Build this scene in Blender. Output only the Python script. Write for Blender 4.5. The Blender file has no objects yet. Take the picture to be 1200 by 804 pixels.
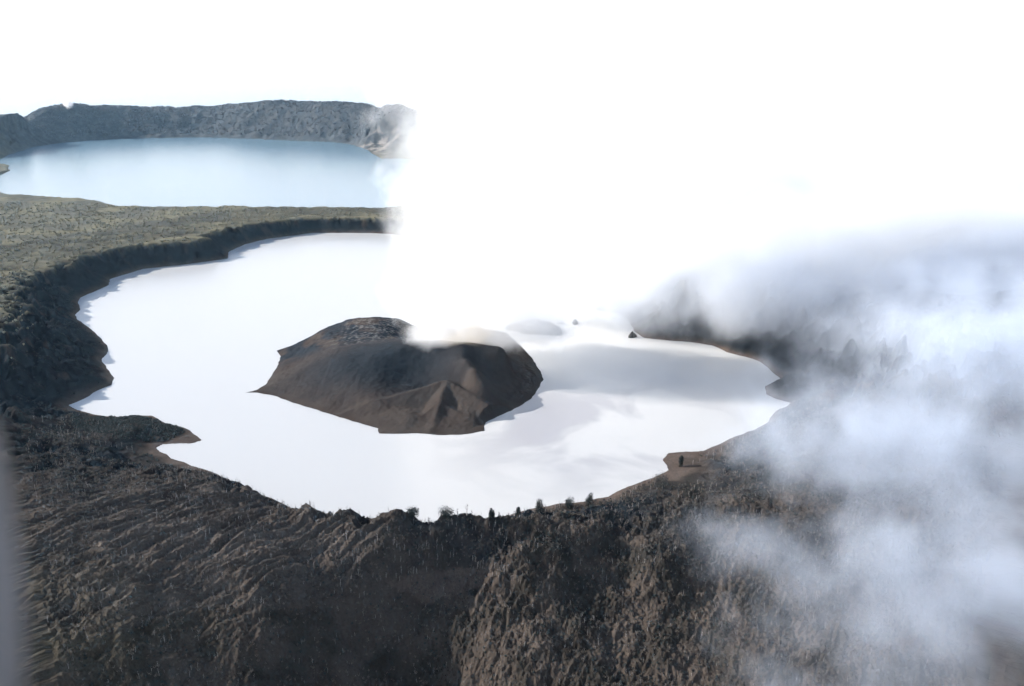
import bpy, math, random
import numpy as np
from mathutils import Vector, Matrix

sc = bpy.context.scene
# ------------------------------------------------------------------ camera
CAM_H = 600.0
F = 1039.0                                   # focal length in photo pixels (photo 1200 wide)
PITCH = math.atan(332 / F)
cam_d = bpy.data.cameras.new('camera')
cam = bpy.data.objects.new('camera', cam_d)
sc.collection.objects.link(cam)
cam.location = (0, 0, CAM_H)
cam.rotation_euler = (math.pi / 2 - PITCH, 0, 0)
cam_d.sensor_width = 36
cam_d.lens = 36 * F / 1200
cam_d.clip_start = 0.05
cam_d.clip_end = 400000
cam_d.dof.use_dof = True
cam_d.dof.focus_distance = 1300
cam_d.dof.aperture_fstop = 2.8
sc.camera = cam

# ------------------------------------------------------------------ sky, sun, exposure
SUN_AZ = math.radians(-76)                   # clockwise from the view direction (+Y)
SUN_EL = math.radians(24)
world = bpy.data.worlds.new('World'); sc.world = world
world.use_nodes = True
wn = world.node_tree.nodes; wl = world.node_tree.links
wn.clear()
w_out = wn.new('ShaderNodeOutputWorld')
w_bg = wn.new('ShaderNodeBackground')
sky = wn.new('ShaderNodeTexSky')
sky.sky_type = 'NISHITA'; sky.sun_disc = False
sky.sun_elevation = SUN_EL; sky.sun_rotation = SUN_AZ
sky.altitude = 1400; sky.air_density = 1.0; sky.dust_density = 2.0
w_bg.inputs['Strength'].default_value = 0.11
# thin high cloud veil over the blue sky
tc = wn.new('ShaderNodeTexCoord')
mp = wn.new('ShaderNodeMapping'); mp.inputs['Scale'].default_value = (1.3, 1.3, 5.0)
nz = wn.new('ShaderNodeTexNoise'); nz.inputs['Scale'].default_value = 2.2
nz.inputs['Detail'].default_value = 6; nz.inputs['Roughness'].default_value = 0.55
sep = wn.new('ShaderNodeSeparateXYZ')
el = wn.new('ShaderNodeMapRange'); el.inputs['From Min'].default_value = 0.14; el.inputs['From Max'].default_value = 0.40; el.interpolation_type = 'SMOOTHSTEP'
el.inputs['To Min'].default_value = 1.0; el.inputs['To Max'].default_value = 0.0
cr = wn.new('ShaderNodeMapRange'); cr.inputs['From Min'].default_value = 0.55; cr.inputs['From Max'].default_value = 0.85; cr.inputs['To Max'].default_value = 0.6
mx = wn.new('ShaderNodeMath'); mx.operation = 'MAXIMUM'
mixc = wn.new('ShaderNodeMix'); mixc.data_type = 'RGBA'
mixc.inputs[7].default_value = (7.6, 7.9, 8.3, 1)
wl.new(tc.outputs['Generated'], mp.inputs['Vector']); wl.new(mp.outputs[0], nz.inputs['Vector'])
wl.new(tc.outputs['Generated'], sep.inputs[0]); wl.new(sep.outputs['Z'], el.inputs['Value'])
wl.new(nz.outputs['Fac'], cr.inputs['Value'])
wl.new(el.outputs[0], mx.inputs[0]); wl.new(cr.outputs[0], mx.inputs[1])
wl.new(mx.outputs[0], mixc.inputs[0]); wl.new(sky.outputs[0], mixc.inputs[6])
wl.new(mixc.outputs[2], w_bg.inputs['Color']); wl.new(w_bg.outputs[0], w_out.inputs['Surface'])

sun_d = bpy.data.lights.new('sun', 'SUN')
sun_d.energy = 5.0; sun_d.angle = math.radians(0.5); sun_d.color = (1.0, 0.965, 0.92)
sun = bpy.data.objects.new('sun', sun_d); sc.collection.objects.link(sun)
S = Vector((math.sin(SUN_AZ) * math.cos(SUN_EL), math.cos(SUN_AZ) * math.cos(SUN_EL), math.sin(SUN_EL)))
sun.rotation_euler = S.to_track_quat('Z', 'Y').to_euler()
sun.location = S * 3000

sc.view_settings.view_transform = 'Standard'
sc.view_settings.look = 'None'
sc.view_settings.exposure = 1.25
sc.view_settings.gamma = 1.0
sc.view_settings.use_curve_mapping = False
sc.cycles.volume_bounces = 4
sc.cycles.max_bounces = 8
sc.cycles.transparent_max_bounces = 64
sc.cycles.diffuse_bounces = 2
sc.cycles.volume_max_steps = 160
sc.cycles.use_adaptive_sampling = True
sc.cycles.adaptive_threshold = 0.06
sc.cycles.adaptive_min_samples = 16

HAZE = True
STEAM = True

# ------------------------------------------------------------------ helpers
cP, sP = math.cos(PITCH), math.sin(PITCH)
def W(px, py, z):
    """where the sight line through a point of the photo meets height z"""
    u = (px - 600) / F; v = (402 - py) / F
    dy = cP + v * sP; dz = -sP + v * cP
    t = (z - CAM_H) / dz
    return (u * t, dy * t)

def hash2(ix, iy, seed):
    h = (ix.astype(np.int64) * 374761393 + iy.astype(np.int64) * 668265263 + seed * 1442695041) & 0xffffffff
    h = ((h ^ (h >> 13)) * 1274126177) & 0xffffffff
    return (h ^ (h >> 16)) & 0xffffffff

def perlin(x, y, seed=0):
    x0 = np.floor(x); y0 = np.floor(y); fx = x - x0; fy = y - y0
    ux = fx * fx * fx * (fx * (fx * 6 - 15) + 10); uy = fy * fy * fy * (fy * (fy * 6 - 15) + 10)
    def g(dx, dy):
        a = hash2(x0 + dx, y0 + dy, seed) * (2 * math.pi / 4294967296.0)
        return np.cos(a) * (fx - dx) + np.sin(a) * (fy - dy)
    a = g(0, 0); b = g(1, 0); c = g(0, 1); d = g(1, 1)
    return ((a + (b - a) * ux) * (1 - uy) + (c + (d - c) * ux) * uy) * 1.5

def fbm(x, y, sc_, octv, seed=0, gain=0.5):
    s = np.zeros_like(x); a = 1.0
    for k in range(octv):
        f = 2.0 ** k / sc_
        s += a * perlin(x * f + 17.3 * k, y * f - 9.1 * k, seed + k); a *= gain
    return s

def ridged(x, y, sc_, octv, seed=0, gain=0.5):
    s = np.zeros_like(x); a = 1.0
    for k in range(octv):
        f = 2.0 ** k / sc_
        s += a * (1 - 2.2 * np.abs(perlin(x * f + 5.3 * k, y * f + 3.1 * k, seed + k))); a *= gain
    return s

def sstep(a, b, x):
    t = np.clip((x - a) / (b - a), 0, 1); return t * t * (3 - 2 * t)

def poly_sd(x, y, poly):
    """signed distance to a closed outline, negative inside"""
    P = np.asarray(poly, float); n = len(P)
    d2 = np.full(x.shape, 1e18); inside = np.zeros(x.shape, bool)
    for i in range(n):
        ax, ay = P[i]; bx, by = P[(i + 1) % n]
        ex, ey = bx - ax, by - ay
        L = ex * ex + ey * ey + 1e-9
        t = np.clip(((x - ax) * ex + (y - ay) * ey) / L, 0, 1)
        dx = x - ax - ex * t; dy = y - ay - ey * t
        d2 = np.minimum(d2, dx * dx + dy * dy)
        if ay != by:
            c = ((ay > y) != (by > y)) & (x < (bx - ax) * (y - ay) / (by - ay) + ax)
            inside ^= c
    return np.where(inside, -1, 1) * np.sqrt(d2)

def densify(poly, step, amp, seed):
    """an outline with small natural wobble between the given points"""
    out = []; r = np.random.RandomState(seed)
    n = len(poly)
    for i in range(n):
        a = np.array(poly[i]); b = np.array(poly[(i + 1) % n])
        L = np.linalg.norm(b - a); k = max(1, int(L / step))
        nrm = np.array([-(b - a)[1], (b - a)[0]]) / max(L, 1e-6)
        for j in range(k):
            w = 0 if j == 0 else amp * r.uniform(-1, 1)
            out.append(tuple(a + (b - a) * j / k + nrm * w))
    return out

class MQ:
    """multiquadric surface through control points"""
    def __init__(s, pts, c):
        P = np.array([(p[0], p[1]) for p in pts], float); v = np.array([p[2] for p in pts], float)
        s.P = P; s.c2 = c * c; s.m = v.mean()
        d = np.sqrt(((P[:, None] - P[None]) ** 2).sum(-1) + s.c2)
        s.w = np.linalg.solve(d + np.eye(len(P)) * -1e-3, v - s.m)
    def __call__(s, x, y):
        o = np.full(x.shape, s.m)
        for (a, b), w in zip(s.P, s.w):
            o += w * np.sqrt((x - a) ** 2 + (y - b) ** 2 + s.c2)
        return o

def idw(x, y, pts, p=3):
    n = np.zeros_like(x); d = np.zeros_like(x)
    for a, b, v in pts:
        w = 1.0 / (((x - a) ** 2 + (y - b) ** 2) + 400.0) ** (p / 2)
        n += w * v; d += w
    return n / d

# ------------------------------------------------------------------ outlines of the lakes and of the island
lake_px = [(455,274),(430,273),(400,273),(366,273),(345,276),(313,280),(287,286),(268,295),(267,303),(239,307),(209,311),
 (168,315),(129,327),(127,334),(112,341),(94,349),(92,352),(94,362),(88,369),(91,375),(104,384),(119,397),(126,406),(125,415),
 (119,421),(125,432),(134,443),(131,451),(116,457),(97,468),(80,475),(86,478),(97,482),(119,487),(146,489),(160,487),(178,487),
 (194,496),(216,501),(231,511),(237,516),(224,520),(190,521),(183,525),(200,537),(240,550),(290,572),(340,595),(380,615),
 (440,622),(520,620),(580,610),(612,599),(654,590),(684,588),(713,582),(734,571),(755,563),(776,555),(783,551),(781,545),
 (776,539),(783,531),(804,529),(825,528),(842,521),(863,511),(884,504),(901,494),(908,483),(927,472),(908,467),(898,462),
 (896,453),(915,444),(903,434),(891,424),(873,418),(852,413),(835,405),(810,401),(783,399),(755,396),(744,389),(734,371),
 (723,368),(699,364),(689,354),(675,345),(640,338),(600,318),(560,296),(510,281)]
lake_w = densify([W(x, y, 0) for x, y in lake_px], 14, 2.2, 3)
island_px = [(288,460),(301,457),(311,451),(318,441),(325,429),(329,418),(324,411),(339,406),(357,399),(374,391),(386,384),
 (410,386),(440,386),(470,386),(510,383),(560,384),(594,390),(611,406),(625,422),(635,439),(637,444),(628,460),(623,467),(600,481),
 (583,488),(569,495),(567,500),(568,505),(545,509),(520,510),(489,508),(444,508),(443,502),(419,495),(398,489),(367,479),
 (343,472),(322,464),(301,460)]
isl_w = densify([W(x, y, 0) for x, y in island_px], 10, 1.6, 5)
FAR_Z = 30.0
far_px = [(-60,196),(-20,206),(0,205),(12,200),(8,193),(-6,190),(8,182),(40,172),(75,167),(110,164),(170,162),(240,161),
 (300,163),(350,165),(395,167),(415,170),(428,175),(440,182),(446,186),(470,186),(520,190),(560,205),(540,230),(480,243),
 (430,244.5),(380,244),(300,243),(240,243),(180,244),(135,242),(112,236),(80,233),(40,231),(10,229),(-30,222),(-90,212)]
far_w = densify([W(x, y, FAR_Z) for x, y in far_px], 60, 9, 7)

# ------------------------------------------------------------------ heights
def c(px, py, z): 
    a = W(px, py, z); return (a[0], a[1], z)
macro_pts = [
 # western rim and forested plateau
 c(0,397,95), c(22,389,92), c(37,352,80), c(56,322,70), c(90,301,62), c(149,288,60), c(224,279,57), c(261,268,54),
 c(317,260,50), c(400,256,47), c(455,262,46), c(-60,392,95), c(-60,330,75), c(0,330,75), c(40,300,62), c(0,280,60), c(100,270,52),
 c(200,262,48), c(0,240,42), c(-100,240,45), c(80,240,40), c(150,249,40), c(300,249,40), c(400,249.5,40), c(440,252,40), c(-100,280,60),
 c(-300,300,90), c(-300,240,90), c(500,258,45), c(600,270,50), c(600,250,50),
 # left near
 c(-60,455,95), c(-150,430,110), c(0,470,75), c(30,478,52), c(20,440,95), c(60,400,75), c(60,450,60),
 c(60,503,30), c(110,487,9), c(175,500,16), c(205,508,13), c(120,505,12), c(140,528,22),
 c(190,537,26), c(240,546,36), c(300,562,48), c(340,577,54), c(375,599,56),
 c(-60,500,80), c(-100,600,60), c(0,520,66), c(0,600,56), c(100,560,52), c(100,640,44), c(200,600,52), c(200,660,34), c(290,640,40),
 c(-50,700,20), c(60,720,16), c(0,804,-14), c(130,760,-6), c(250,700,10), c(-200,760,0),
 # the dark valley side in the middle
 c(380,625,40), c(330,680,22), c(300,740,-8), c(250,804,-42),
 c(420,605,56), c(470,606,55), c(520,605,51), c(570,606,47), c(610,606,44), c(650,604,32), c(690,600,26), c(740,600,24),
 c(430,650,30), c(480,650,22), c(540,650,16), c(600,650,18), c(660,640,20),
 c(420,710,-14), c(500,710,-30), c(545,712,-26), c(600,700,-8), c(500,804,-92), c(400,804,-74), c(600,760,-34), c(640,700,-10), c(700,690,-14),
 # small dark hollow and the right hand ground
 c(700,655,2), c(730,655,0), c(760,650,14), c(650,670,4), c(700,804,-50), c(800,804,-44), c(800,720,-24), c(900,804,-38), c(860,700,-14),
 c(740,600,22), c(770,560,12), c(830,540,14), c(790,545,5), c(860,520,26), c(895,503,38), c(930,488,46), c(960,520,44), c(900,550,34),
 c(740,612,12), c(790,596,14), c(850,575,16), c(800,630,6), c(870,610,16), c(900,640,8),
 c(1000,540,44), c(1000,620,26), c(1000,720,-4), c(1100,560,60), c(1100,700,12), c(1200,500,110), c(1200,620,60), c(1200,804,0), c(1050,480,80),
 c(1300,700,40),
 # the eastern caldera wall and flank behind the steam
 c(940,470,34), c(940,450,50), c(930,425,45), c(960,400,90), c(880,405,45), c(900,370,100), c(840,395,40), c(780,385,42), c(760,350,75), c(800,330,110),
 c(720,345,45), c(690,330,50), c(640,318,45), c(600,300,45), c(1000,330,140), c(1100,420,150), c(1200,350,190), c(900,280,170), c(760,290,90),
 c(650,290,60), c(700,250,90), c(1100,280,220),
 (1150, 3800, 230), (2000, 3800, 175), (2500, 4200, 80), (3300, 4700, -60), (900, 4300, 190), (3000, 3000, 60), (2200, 2000, 120), (1500, 4500, 215),
 # floor under the lakes so that the surface stays calm across them
 c(300,420,35), c(450,450,40), c(700,450,30), c(500,320,40), c(820,450,30),
 # far lake surroundings
 (-3200, 4200, 60), (-4200, 6200, 170), (-500, 5000, 30), (700, 5200, 70), (1200, 6200, 120), (-1500, 4200, 30), (-2600, 5200, 36),
 # outer flank falling to the camera's side
 (0, 560, -180), (-600, 500, -140), (600, 480, -140), (0, 0, -330), (-1500, 0, -350), (1500, 0, -330), (-2000, 900, -40), (1700, 900, 20),
 (-3500, 1500, -120), (3200, 1200, -150), (-2600, 2600, 60), (0, -2000, -620), (-3000, -2000, -760), (3000, -2000, -760),
]
# far rim: top line given by its outline against the sky, its foot by the far shore
rim_top = [(-200,150),(-60,142),(0,140),(30,134),(60,128),(90,123),(130,126),(165,127),(190,130),(220,129),(250,127),(290,123),
           (320,121),(350,123),(385,122),(420,124),(455,125),(520,128),(600,140),(700,165)]
foot = [(-200,204),(0,184),(60,168),(110,163),(240,160),(350,164),(420,168),(455,174),(560,186),(700,205)]
def foot_at(px): return float(np.interp(px, [p[0] for p in foot], [p[1] for p in foot]))
for px, py in rim_top:
    fx, fy = W(px, foot_at(px), FAR_Z)
    L = math.hypot(fx, fy); u, v = fx / L, fy / L
    D = 420
    R = L + D
    cx_, cy_ = u * R, v * R
    # height that puts the crest on the line of sight
    vv = (402 - py) / F
    dz = (-sP + vv * cP) / (cP + vv * sP)
    z = CAM_H + cy_ * dz
    macro_pts.append((cx_, cy_, z))
    macro_pts.append((u * (R + 900), v * (R + 900), z * 0.35))
    macro_pts.append((u * (L + 60), v * (L + 60), FAR_Z + 30))
seen = []
for p in macro_pts:
    if all((p[0]-q[0])**2 + (p[1]-q[1])**2 > 64 for q in seen): seen.append(p)
macro = MQ(seen, 25.0)

tan_pts = [(*W(0,430,60), .45), (*W(60,430,40), .42), (*W(90,400,40), .5), (*W(60,350,40), .6), (*W(120,310,40), .65), (*W(220,290,40), .8), (*W(330,268,30), .95),
 (*W(430,262,30), .95), (*W(600,300,30), .9), (*W(760,385,30), .9), (*W(900,410,30), .8), (*W(930,460,30), .6), (*W(900,500,20), .5), (*W(830,535,5), .14),
 (*W(780,545,5), .1), (*W(720,590,5), .24), (*W(660,600,5), .26), (*W(600,615,20), .5), (*W(500,622,20), .8), (*W(380,615,20), .9), (*W(290,575,20), .7),
 (*W(190,532,5), .22), (*W(220,515,3), .2), (*W(150,495,3), .32), (*W(90,485,3), .35)]

def A(px, py, z, r):                         # where roughness is given
    a = W(px, py, z); return (a[0], a[1], r)
rough_pts = [A(60,300,60,.35), A(200,270,50,.35), A(0,260,50,.35), A(400,254,45,.3), A(0,397,90,.5), A(60,430,50,.8), A(100,440,30,.7), A(90,340,50,.6),
 A(100,560,50,.45), A(200,600,50,.55), A(0,600,50,.45), A(60,700,20,.8), A(150,650,40,.8), A(300,640,30,.8),
 A(500,640,35,1.25), A(450,606,55,.5), A(540,607,52,.45), A(620,606,40,.45), A(390,606,55,.5), A(400,640,30,1.1), A(600,640,30,1.3), A(500,720,0,1.2), A(700,630,10,1.2), A(400,780,-40,1.0), A(600,780,-40,.8), A(800,760,-30,.7),
 A(800,620,10,.9), A(720,590,8,.38), A(790,545,3,.08), A(860,520,20,.45), A(940,500,40,.5), A(1000,560,40,.5), A(1100,650,20,.6), A(170,500,10,.6),
 A(225,515,2,.1), A(180,525,2,.15), A(900,380,80,.9), A(760,370,60,.9), (2000, 3800, .7), (-2000, 7300, .25), (0, 7300, .25), (-3000, 6800, .25), (-4000, 5500, .3), (-1000, 6900, .25), (-600, 7500, .25)]

def land(x, y):
    sdL = poly_sd(x, y, lake_w); sdF = poly_sd(x, y, far_w)
    m = macro(x, y)
    cdist = np.hypot(x + 500, y - 4000)
    f = sstep(5200, 13500, cdist)
    m = np.clip(m, -900, 420) * (1 - f) + -1500 * f
    rg = np.clip(idw(x, y, rough_pts), 0, 1.4)
    dist = np.hypot(x, y)
    # broken ground: hummocks, spurs and gullies
    n1 = fbm(x, y, 95, 5, 11, .5) * 11
    n2 = ridged(x, y, 42, 3, 23, .45) * 2.4 + fbm(x, y, 26, 3, 27, .6) * 2.6
    c2_, s2_ = math.cos(math.radians(62)), math.sin(math.radians(62))
    n3 = fbm(x, y, 9, 3, 31, .65) * 2.2 + (1 - 2.2 * np.abs(perlin((x * c2_ + y * s2_) / 46, (-x * s2_ + y * c2_) / 9.5 + fbm(x, y, 40, 2, 33) * .5, 35))) * 1.9
    near = 1 - sstep(1500, 2300, dist)
    n4 = fbm(x, y, 3.6, 2, 37, .6) * 1.3 * near
    rough = rg * (n1 + n2 + n3 * near + n4)
    # long parallel gullies on the left-hand hill
    ca, sa = math.cos(math.radians(36)), math.sin(math.radians(36))
    wob = fbm(x, y, 60, 3, 71) * 7
    u = x * ca + y * sa; v = -x * sa + y * ca + wob
    gx, gy = W(210, 612, 50)
    gm = np.exp(-(((x - gx - 40) / 235) ** 2 + ((y - gy + 10) / 160) ** 2) ** 1.5)
    gul = (1 - 2.2 * np.abs(perlin(u / 75, v / 11.0, 5))) * 4.6 + (1 - 2 * np.abs(perlin(u / 40, v / 5.5, 6))) * 1.5
    rough = rough * (1 - .7 * gm) + (gul + n4 * .5) * gm
    # far rim and flank: bushy, fluted
    farm = sstep(5200, 6300, y)
    rough += farm * (ridged(x, y, 260, 4, 41) * 12 + fbm(x, y, 60, 3, 43) * 4)
    tw = idw(x, y, tan_pts)
    fl = 1 + .4 * fbm(x, y, 34, 4, 51)
    wall = np.maximum(sdL, 0) * tw * fl + .25
    h = m + rough * sstep(0, 30, sdL)
    # soft minimum of plateau and crater wall keeps a crisp rim
    k = 4.0
    z = np.minimum(h, wall) - np.maximum(k - np.abs(h - wall), 0) ** 2 / (4 * k)
    z = np.where((sdL > 0) & (sdL < 26), np.maximum(z, .3 + sdL * .06), z)
    z = np.where(sdL <= 0, -np.minimum(7, -sdL * .4) - .3, z)
    wallF = FAR_Z + np.maximum(sdF, 0) * .75 * fl + .3
    zf = np.minimum(np.maximum(z, FAR_Z + .5 + np.minimum(np.maximum(sdF, 0) * .05, 6)), wallF)
    nearF = (sdF < 160)
    z = np.where(nearF, zf, z)
    z = np.where(sdF <= 0, FAR_Z - np.minimum(9, -sdF * .3) - .5, z)
    return z, sdL, sdF, rg, gm, m

# ------------------------------------------------------------------ materials
def new_mat(name):
    m = bpy.data.materials.new(name); m.use_nodes = True
    m.node_tree.nodes.clear()
    return m, m.node_tree.nodes, m.node_tree.links

def ground_mat(name, attr='Col', bump=.6, s1=.05, s2=.45, lo=.62, hi=1.35, rough=.95, dist=1.0):
    m, n, l = new_mat(name)
    o = n.new('ShaderNodeOutputMaterial'); b = n.new('ShaderNodeBsdfPrincipled')
    b.inputs['Roughness'].default_value = rough; b.inputs['Specular IOR Level'].default_value = .03
    a = n.new('ShaderNodeVertexColor'); a.layer_name = attr
    t = n.new('ShaderNodeTexCoord')
    n1 = n.new('ShaderNodeTexNoise'); n1.inputs['Scale'].default_value = s1; n1.inputs['Detail'].default_value = 5; n1.inputs['Roughness'].default_value = .65
    n2 = n.new('ShaderNodeTexNoise'); n2.inputs['Scale'].default_value = s2; n2.inputs['Detail'].default_value = 4; n2.inputs['Roughness'].default_value = .7
    ad = n.new('ShaderNodeMath'); ad.operation = 'ADD'
    mr = n.new('ShaderNodeMapRange'); mr.inputs['From Min'].default_value = .75; mr.inputs['From Max'].default_value = 1.25
    mr.inputs['To Min'].default_value = lo; mr.inputs['To Max'].default_value = hi
    sc_ = n.new('ShaderNodeVectorMath'); sc_.operation = 'SCALE'
    bp = n.new('ShaderNodeBump'); bp.inputs['Strength'].default_value = bump; bp.inputs['Distance'].default_value = dist
    l.new(t.outputs['Object'], n1.inputs['Vector']); l.new(t.outputs['Object'], n2.inputs['Vector'])
    l.new(n1.outputs[0], ad.inputs[0]); l.new(n2.outputs[0], ad.inputs[1]); l.new(ad.outputs[0], mr.inputs['Value'])
    l.new(a.outputs['Color'], sc_.inputs[0]); l.new(mr.outputs[0], sc_.inputs['Scale'])
    l.new(sc_.outputs[0], b.inputs['Base Color']); l.new(n2.outputs[0], bp.inputs['Height']); l.new(bp.outputs[0], b.inputs['Normal'])
    l.new(b.outputs[0], o.inputs['Surface'])
    return m

def plain_mat(name, col, rough=.9, var=.35, scale=.6, spec=.2):
    m, n, l = new_mat(name)
    o = n.new('ShaderNodeOutputMaterial'); b = n.new('ShaderNodeBsdfPrincipled')
    b.inputs['Roughness'].default_value = rough; b.inputs['Specular IOR Level'].default_value = spec
    t = n.new('ShaderNodeTexCoord'); nz = n.new('ShaderNodeTexNoise'); nz.inputs['Scale'].default_value = scale; nz.inputs['Detail'].default_value = 4
    mx = n.new('ShaderNodeMix'); mx.data_type = 'RGBA'
    mx.inputs[6].default_value = (*[v * (1 - var) for v in col], 1); mx.inputs[7].default_value = (*[v * (1 + var) for v in col], 1)
    l.new(t.outputs['Object'], nz.inputs['Vector']); l.new(nz.outputs[0], mx.inputs[0]); l.new(mx.outputs[2], b.inputs['Base Color'])
    l.new(b.outputs[0], o.inputs['Surface'])
    return m

def mesh_obj(name, verts, faces, mat, cols=None, smooth=False, loc=(0, 0, 0)):
    me = bpy.data.meshes.new(name)
    V = np.asarray(verts, np.float32)
    if isinstance(faces, np.ndarray):
        k = faces.shape[1]; nf = len(faces)
        me.vertices.add(len(V)); me.vertices.foreach_set('co', V.ravel())
        me.loops.add(nf * k); me.loops.foreach_set('vertex_index', faces.astype(np.int32).ravel())
        me.polygons.add(nf); me.polygons.foreach_set('loop_start', np.arange(0, nf * k, k, dtype=np.int32))
        me.polygons.foreach_set('loop_total', np.full(nf, k, np.int32))
        me.update(calc_edges=True)
    else:
        me.from_pydata([tuple(v) for v in V], [], faces); me.update()
    if cols is not None:
        ca = me.color_attributes.new('Col', 'FLOAT_COLOR', 'POINT')
        cc = np.ones((len(V), 4), np.float32); cc[:, :3] = cols
        ca.data.foreach_set('color', cc.ravel())
    me.polygons.foreach_set('use_smooth', np.full(len(me.polygons), smooth))
    me.materials.append(mat)
    o = bpy.data.objects.new(name, me); sc.collection.objects.link(o); o.location = loc
    return o

def tag(o, label=None, cat=None, group=None, kind=None):
    if label: o['label'] = label
    if cat: o['category'] = cat
    if group: o['group'] = group
    if kind: o['kind'] = kind
    return o

# ------------------------------------------------------------------ terrain
fine = np.radians(np.linspace(-31.5, 31.5, 800))
side = np.radians(np.concatenate([np.linspace(31.9, 60, 36), np.linspace(62, 300 - 2, 60), np.linspace(300, 360 - 31.9, 36)]))
ang = np.concatenate([fine, side])           # closed ring of bearings
rad = [0.5]
r = 0.5
while r < 16000:
    if r < 660: s = 12 if r > 60 else 6
    elif r < 1330: s = 1.55
    elif r < 1700: s = 3.6
    elif r < 3400: s = 4.2 + (r - 1700) * .0036
    elif r < 6700: s = 26
    elif r < 7700: s = 18
    else: s = (r - 7700) * .08 + 30
    r += s; rad.append(r)
rad = np.array(rad)
RR, AA = np.meshgrid(rad, ang, indexing='ij')
X = RR * np.sin(AA); Y = RR * np.cos(AA)
Z, SDL, SDF, RG, GM, MAC = land(X.ravel(), Y.ravel())
x, y = X.ravel(), Y.ravel()

def mixc3(a, b, t): return a + (b - a) * t[:, None]
def C(*v): return np.array(v)[None, :] * np.ones((len(x), 1))
ash = C(.128, .102, .084); ashy = C(.15, .13, .085); dark = C(.022, .028, .036); veg = C(.235, .228, .18); veg2 = C(.35, .325, .22); sand = C(.072, .055, .046)
t1 = sstep(-.35, .45, fbm(x, y, 55, 5, 91))
col = mixc3(ash, C(.070, .060, .050), t1)
tdist = np.hypot(x, y)
oliv = np.exp(-(((x - W(60, 720, 10)[0]) / 120) ** 2 + ((y - W(60, 720, 10)[1]) / 90) ** 2))
col = mixc3(col, ashy, oliv * .7)
# forested plateau
plat = sstep(1480, 1650, y) * (1 - sstep(0, 700, x))
plat = plat * sstep(0, 6, MAC * 0 + Z - 25)
v = mixc3(veg, veg2, sstep(-.3, .5, fbm(x, y, 150, 4, 95)))
edge = np.exp(-np.maximum(SDL - 90, 0) / 130.0)
v = mixc3(v, C(.52, .46, .28), edge * .7)
col = mixc3(col, v, plat)
# crater wall: dark rock with brown streaks
wallm = np.clip((MAC + 6 - Z) / 12, 0, 1) * (SDL > 0) * (SDL < 420)
rock = mixc3(dark, C(.085, .07, .062), sstep(.45, .9, fbm(x, y, 40, 4, 97)))
col = mixc3(col, rock, wallm * sstep(3, 14, Z) * (SDL > 0))
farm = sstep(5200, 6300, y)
col = mixc3(col, mixc3(C(.13, .15, .17), C(.17, .185, .195), t1), farm)  # distance haze painted into the far rim colour as bluish grey
# bare pale scar on the far rim's right end
sx, sy = W(440, 170, 60)
scar = np.exp(-(((x - sx) / 170) ** 2 + ((y - sy) / 330) ** 2) ** 2) * sstep(-.1, .25, fbm(x, y, 90, 4, 99))
col = col * .37
col = mixc3(col, C(.080, .066, .056) * (.75 + .5 * t1)[:, None], GM * .7 * sstep(3, 10, Z))
pale = sstep(250, 900, x) * sstep(1500, 2300, y + .35 * x) * sstep(60, 130, SDL)   # land behind the steam, painted pale to make the steam brighter
col = mixc3(col, C(.38, .39, .41), pale * sstep(-.6, .2, fbm(x, y, 220, 4, 93)))
col = mixc3(col, C(.22, .20, .18), scar * .9)
# beaches
bz = (1 - sstep(2.5, 5.5, Z)) * (SDL > -30) * (SDL < 130)
col = mixc3(col, sand, bz * .9)
cl = np.tile(col.min(), 1)
nR, nA = RR.shape
i = np.arange(nR - 1)[:, None] * nA; j = np.arange(nA)[None, :]
jn = (j + 1) % nA
faces = np.stack([i + j, i + jn, i + nA + jn, i + nA + j], -1).reshape(-1, 4)[:, ::-1]
M_ground = ground_mat('volcanic_ground', bump=.9, s1=.03, s2=.35)
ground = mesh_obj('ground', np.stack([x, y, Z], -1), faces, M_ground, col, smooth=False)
ground.data.polygons.foreach_set('use_smooth', np.repeat(np.repeat(rad[:-1] > 1650, nA), 1))
tag(ground, kind='structure')

def Hgt(px, py):
    """height of the ground at plan positions"""
    a = np.asarray(px, float).ravel(); b = np.asarray(py, float).ravel()
    return land(a, b)[0]
# bilinear look-up on the finished grid: cheap and exact for planting
def Hgrid(a, b):
    a = np.atleast_1d(a).astype(float); b = np.atleast_1d(b).astype(float)
    R = np.hypot(a, b); T = np.arctan2(a, b)
    fi = np.interp(R, rad, np.arange(len(rad))); fj = np.interp(T, fine, np.arange(len(fine)))
    i0 = np.clip(fi.astype(int), 0, len(rad) - 2); j0 = np.clip(fj.astype(int), 0, len(fine) - 2)
    u = fi - i0; v = fj - j0
    Zg = Z.reshape(RR.shape)
    return (Zg[i0, j0] * (1-u) + Zg[i0+1, j0] * u) * (1-v) + (Zg[i0, j0+1] * (1-u) + Zg[i0+1, j0+1] * u) * v

# ------------------------------------------------------------------ sea round the island
me_a = np.linspace(0, 2 * math.pi, 129)[:-1]
sea_v = [(0, 0, -1180)]; sea_f = []
rings = [8000, 20000, 60000, 150000]
for rr in rings:
    sea_v += [(rr * math.cos(a), rr * math.sin(a), -1180) for a in me_a]
for k in range(128):
    sea_f.append((0, 1 + k, 1 + (k + 1) % 128))
    for q in range(3):
        b0 = 1 + q * 128; b1 = b0 + 128
        sea_f.append((b0 + k, b1 + k, b1 + (k + 1) % 128, b0 + (k + 1) % 128))
m, n, l = new_mat('sea_water')
o = n.new('ShaderNodeOutputMaterial'); b = n.new('ShaderNodeBsdfPrincipled')
b.inputs['Base Color'].default_value = (.03, .07, .10, 1); b.inputs['Roughness'].default_value = .25; b.inputs['IOR'].default_value = 1.33
l.new(b.outputs[0], o.inputs['Surface'])
tag(mesh_obj('sea', sea_v, sea_f, m), kind='structure')

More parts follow.
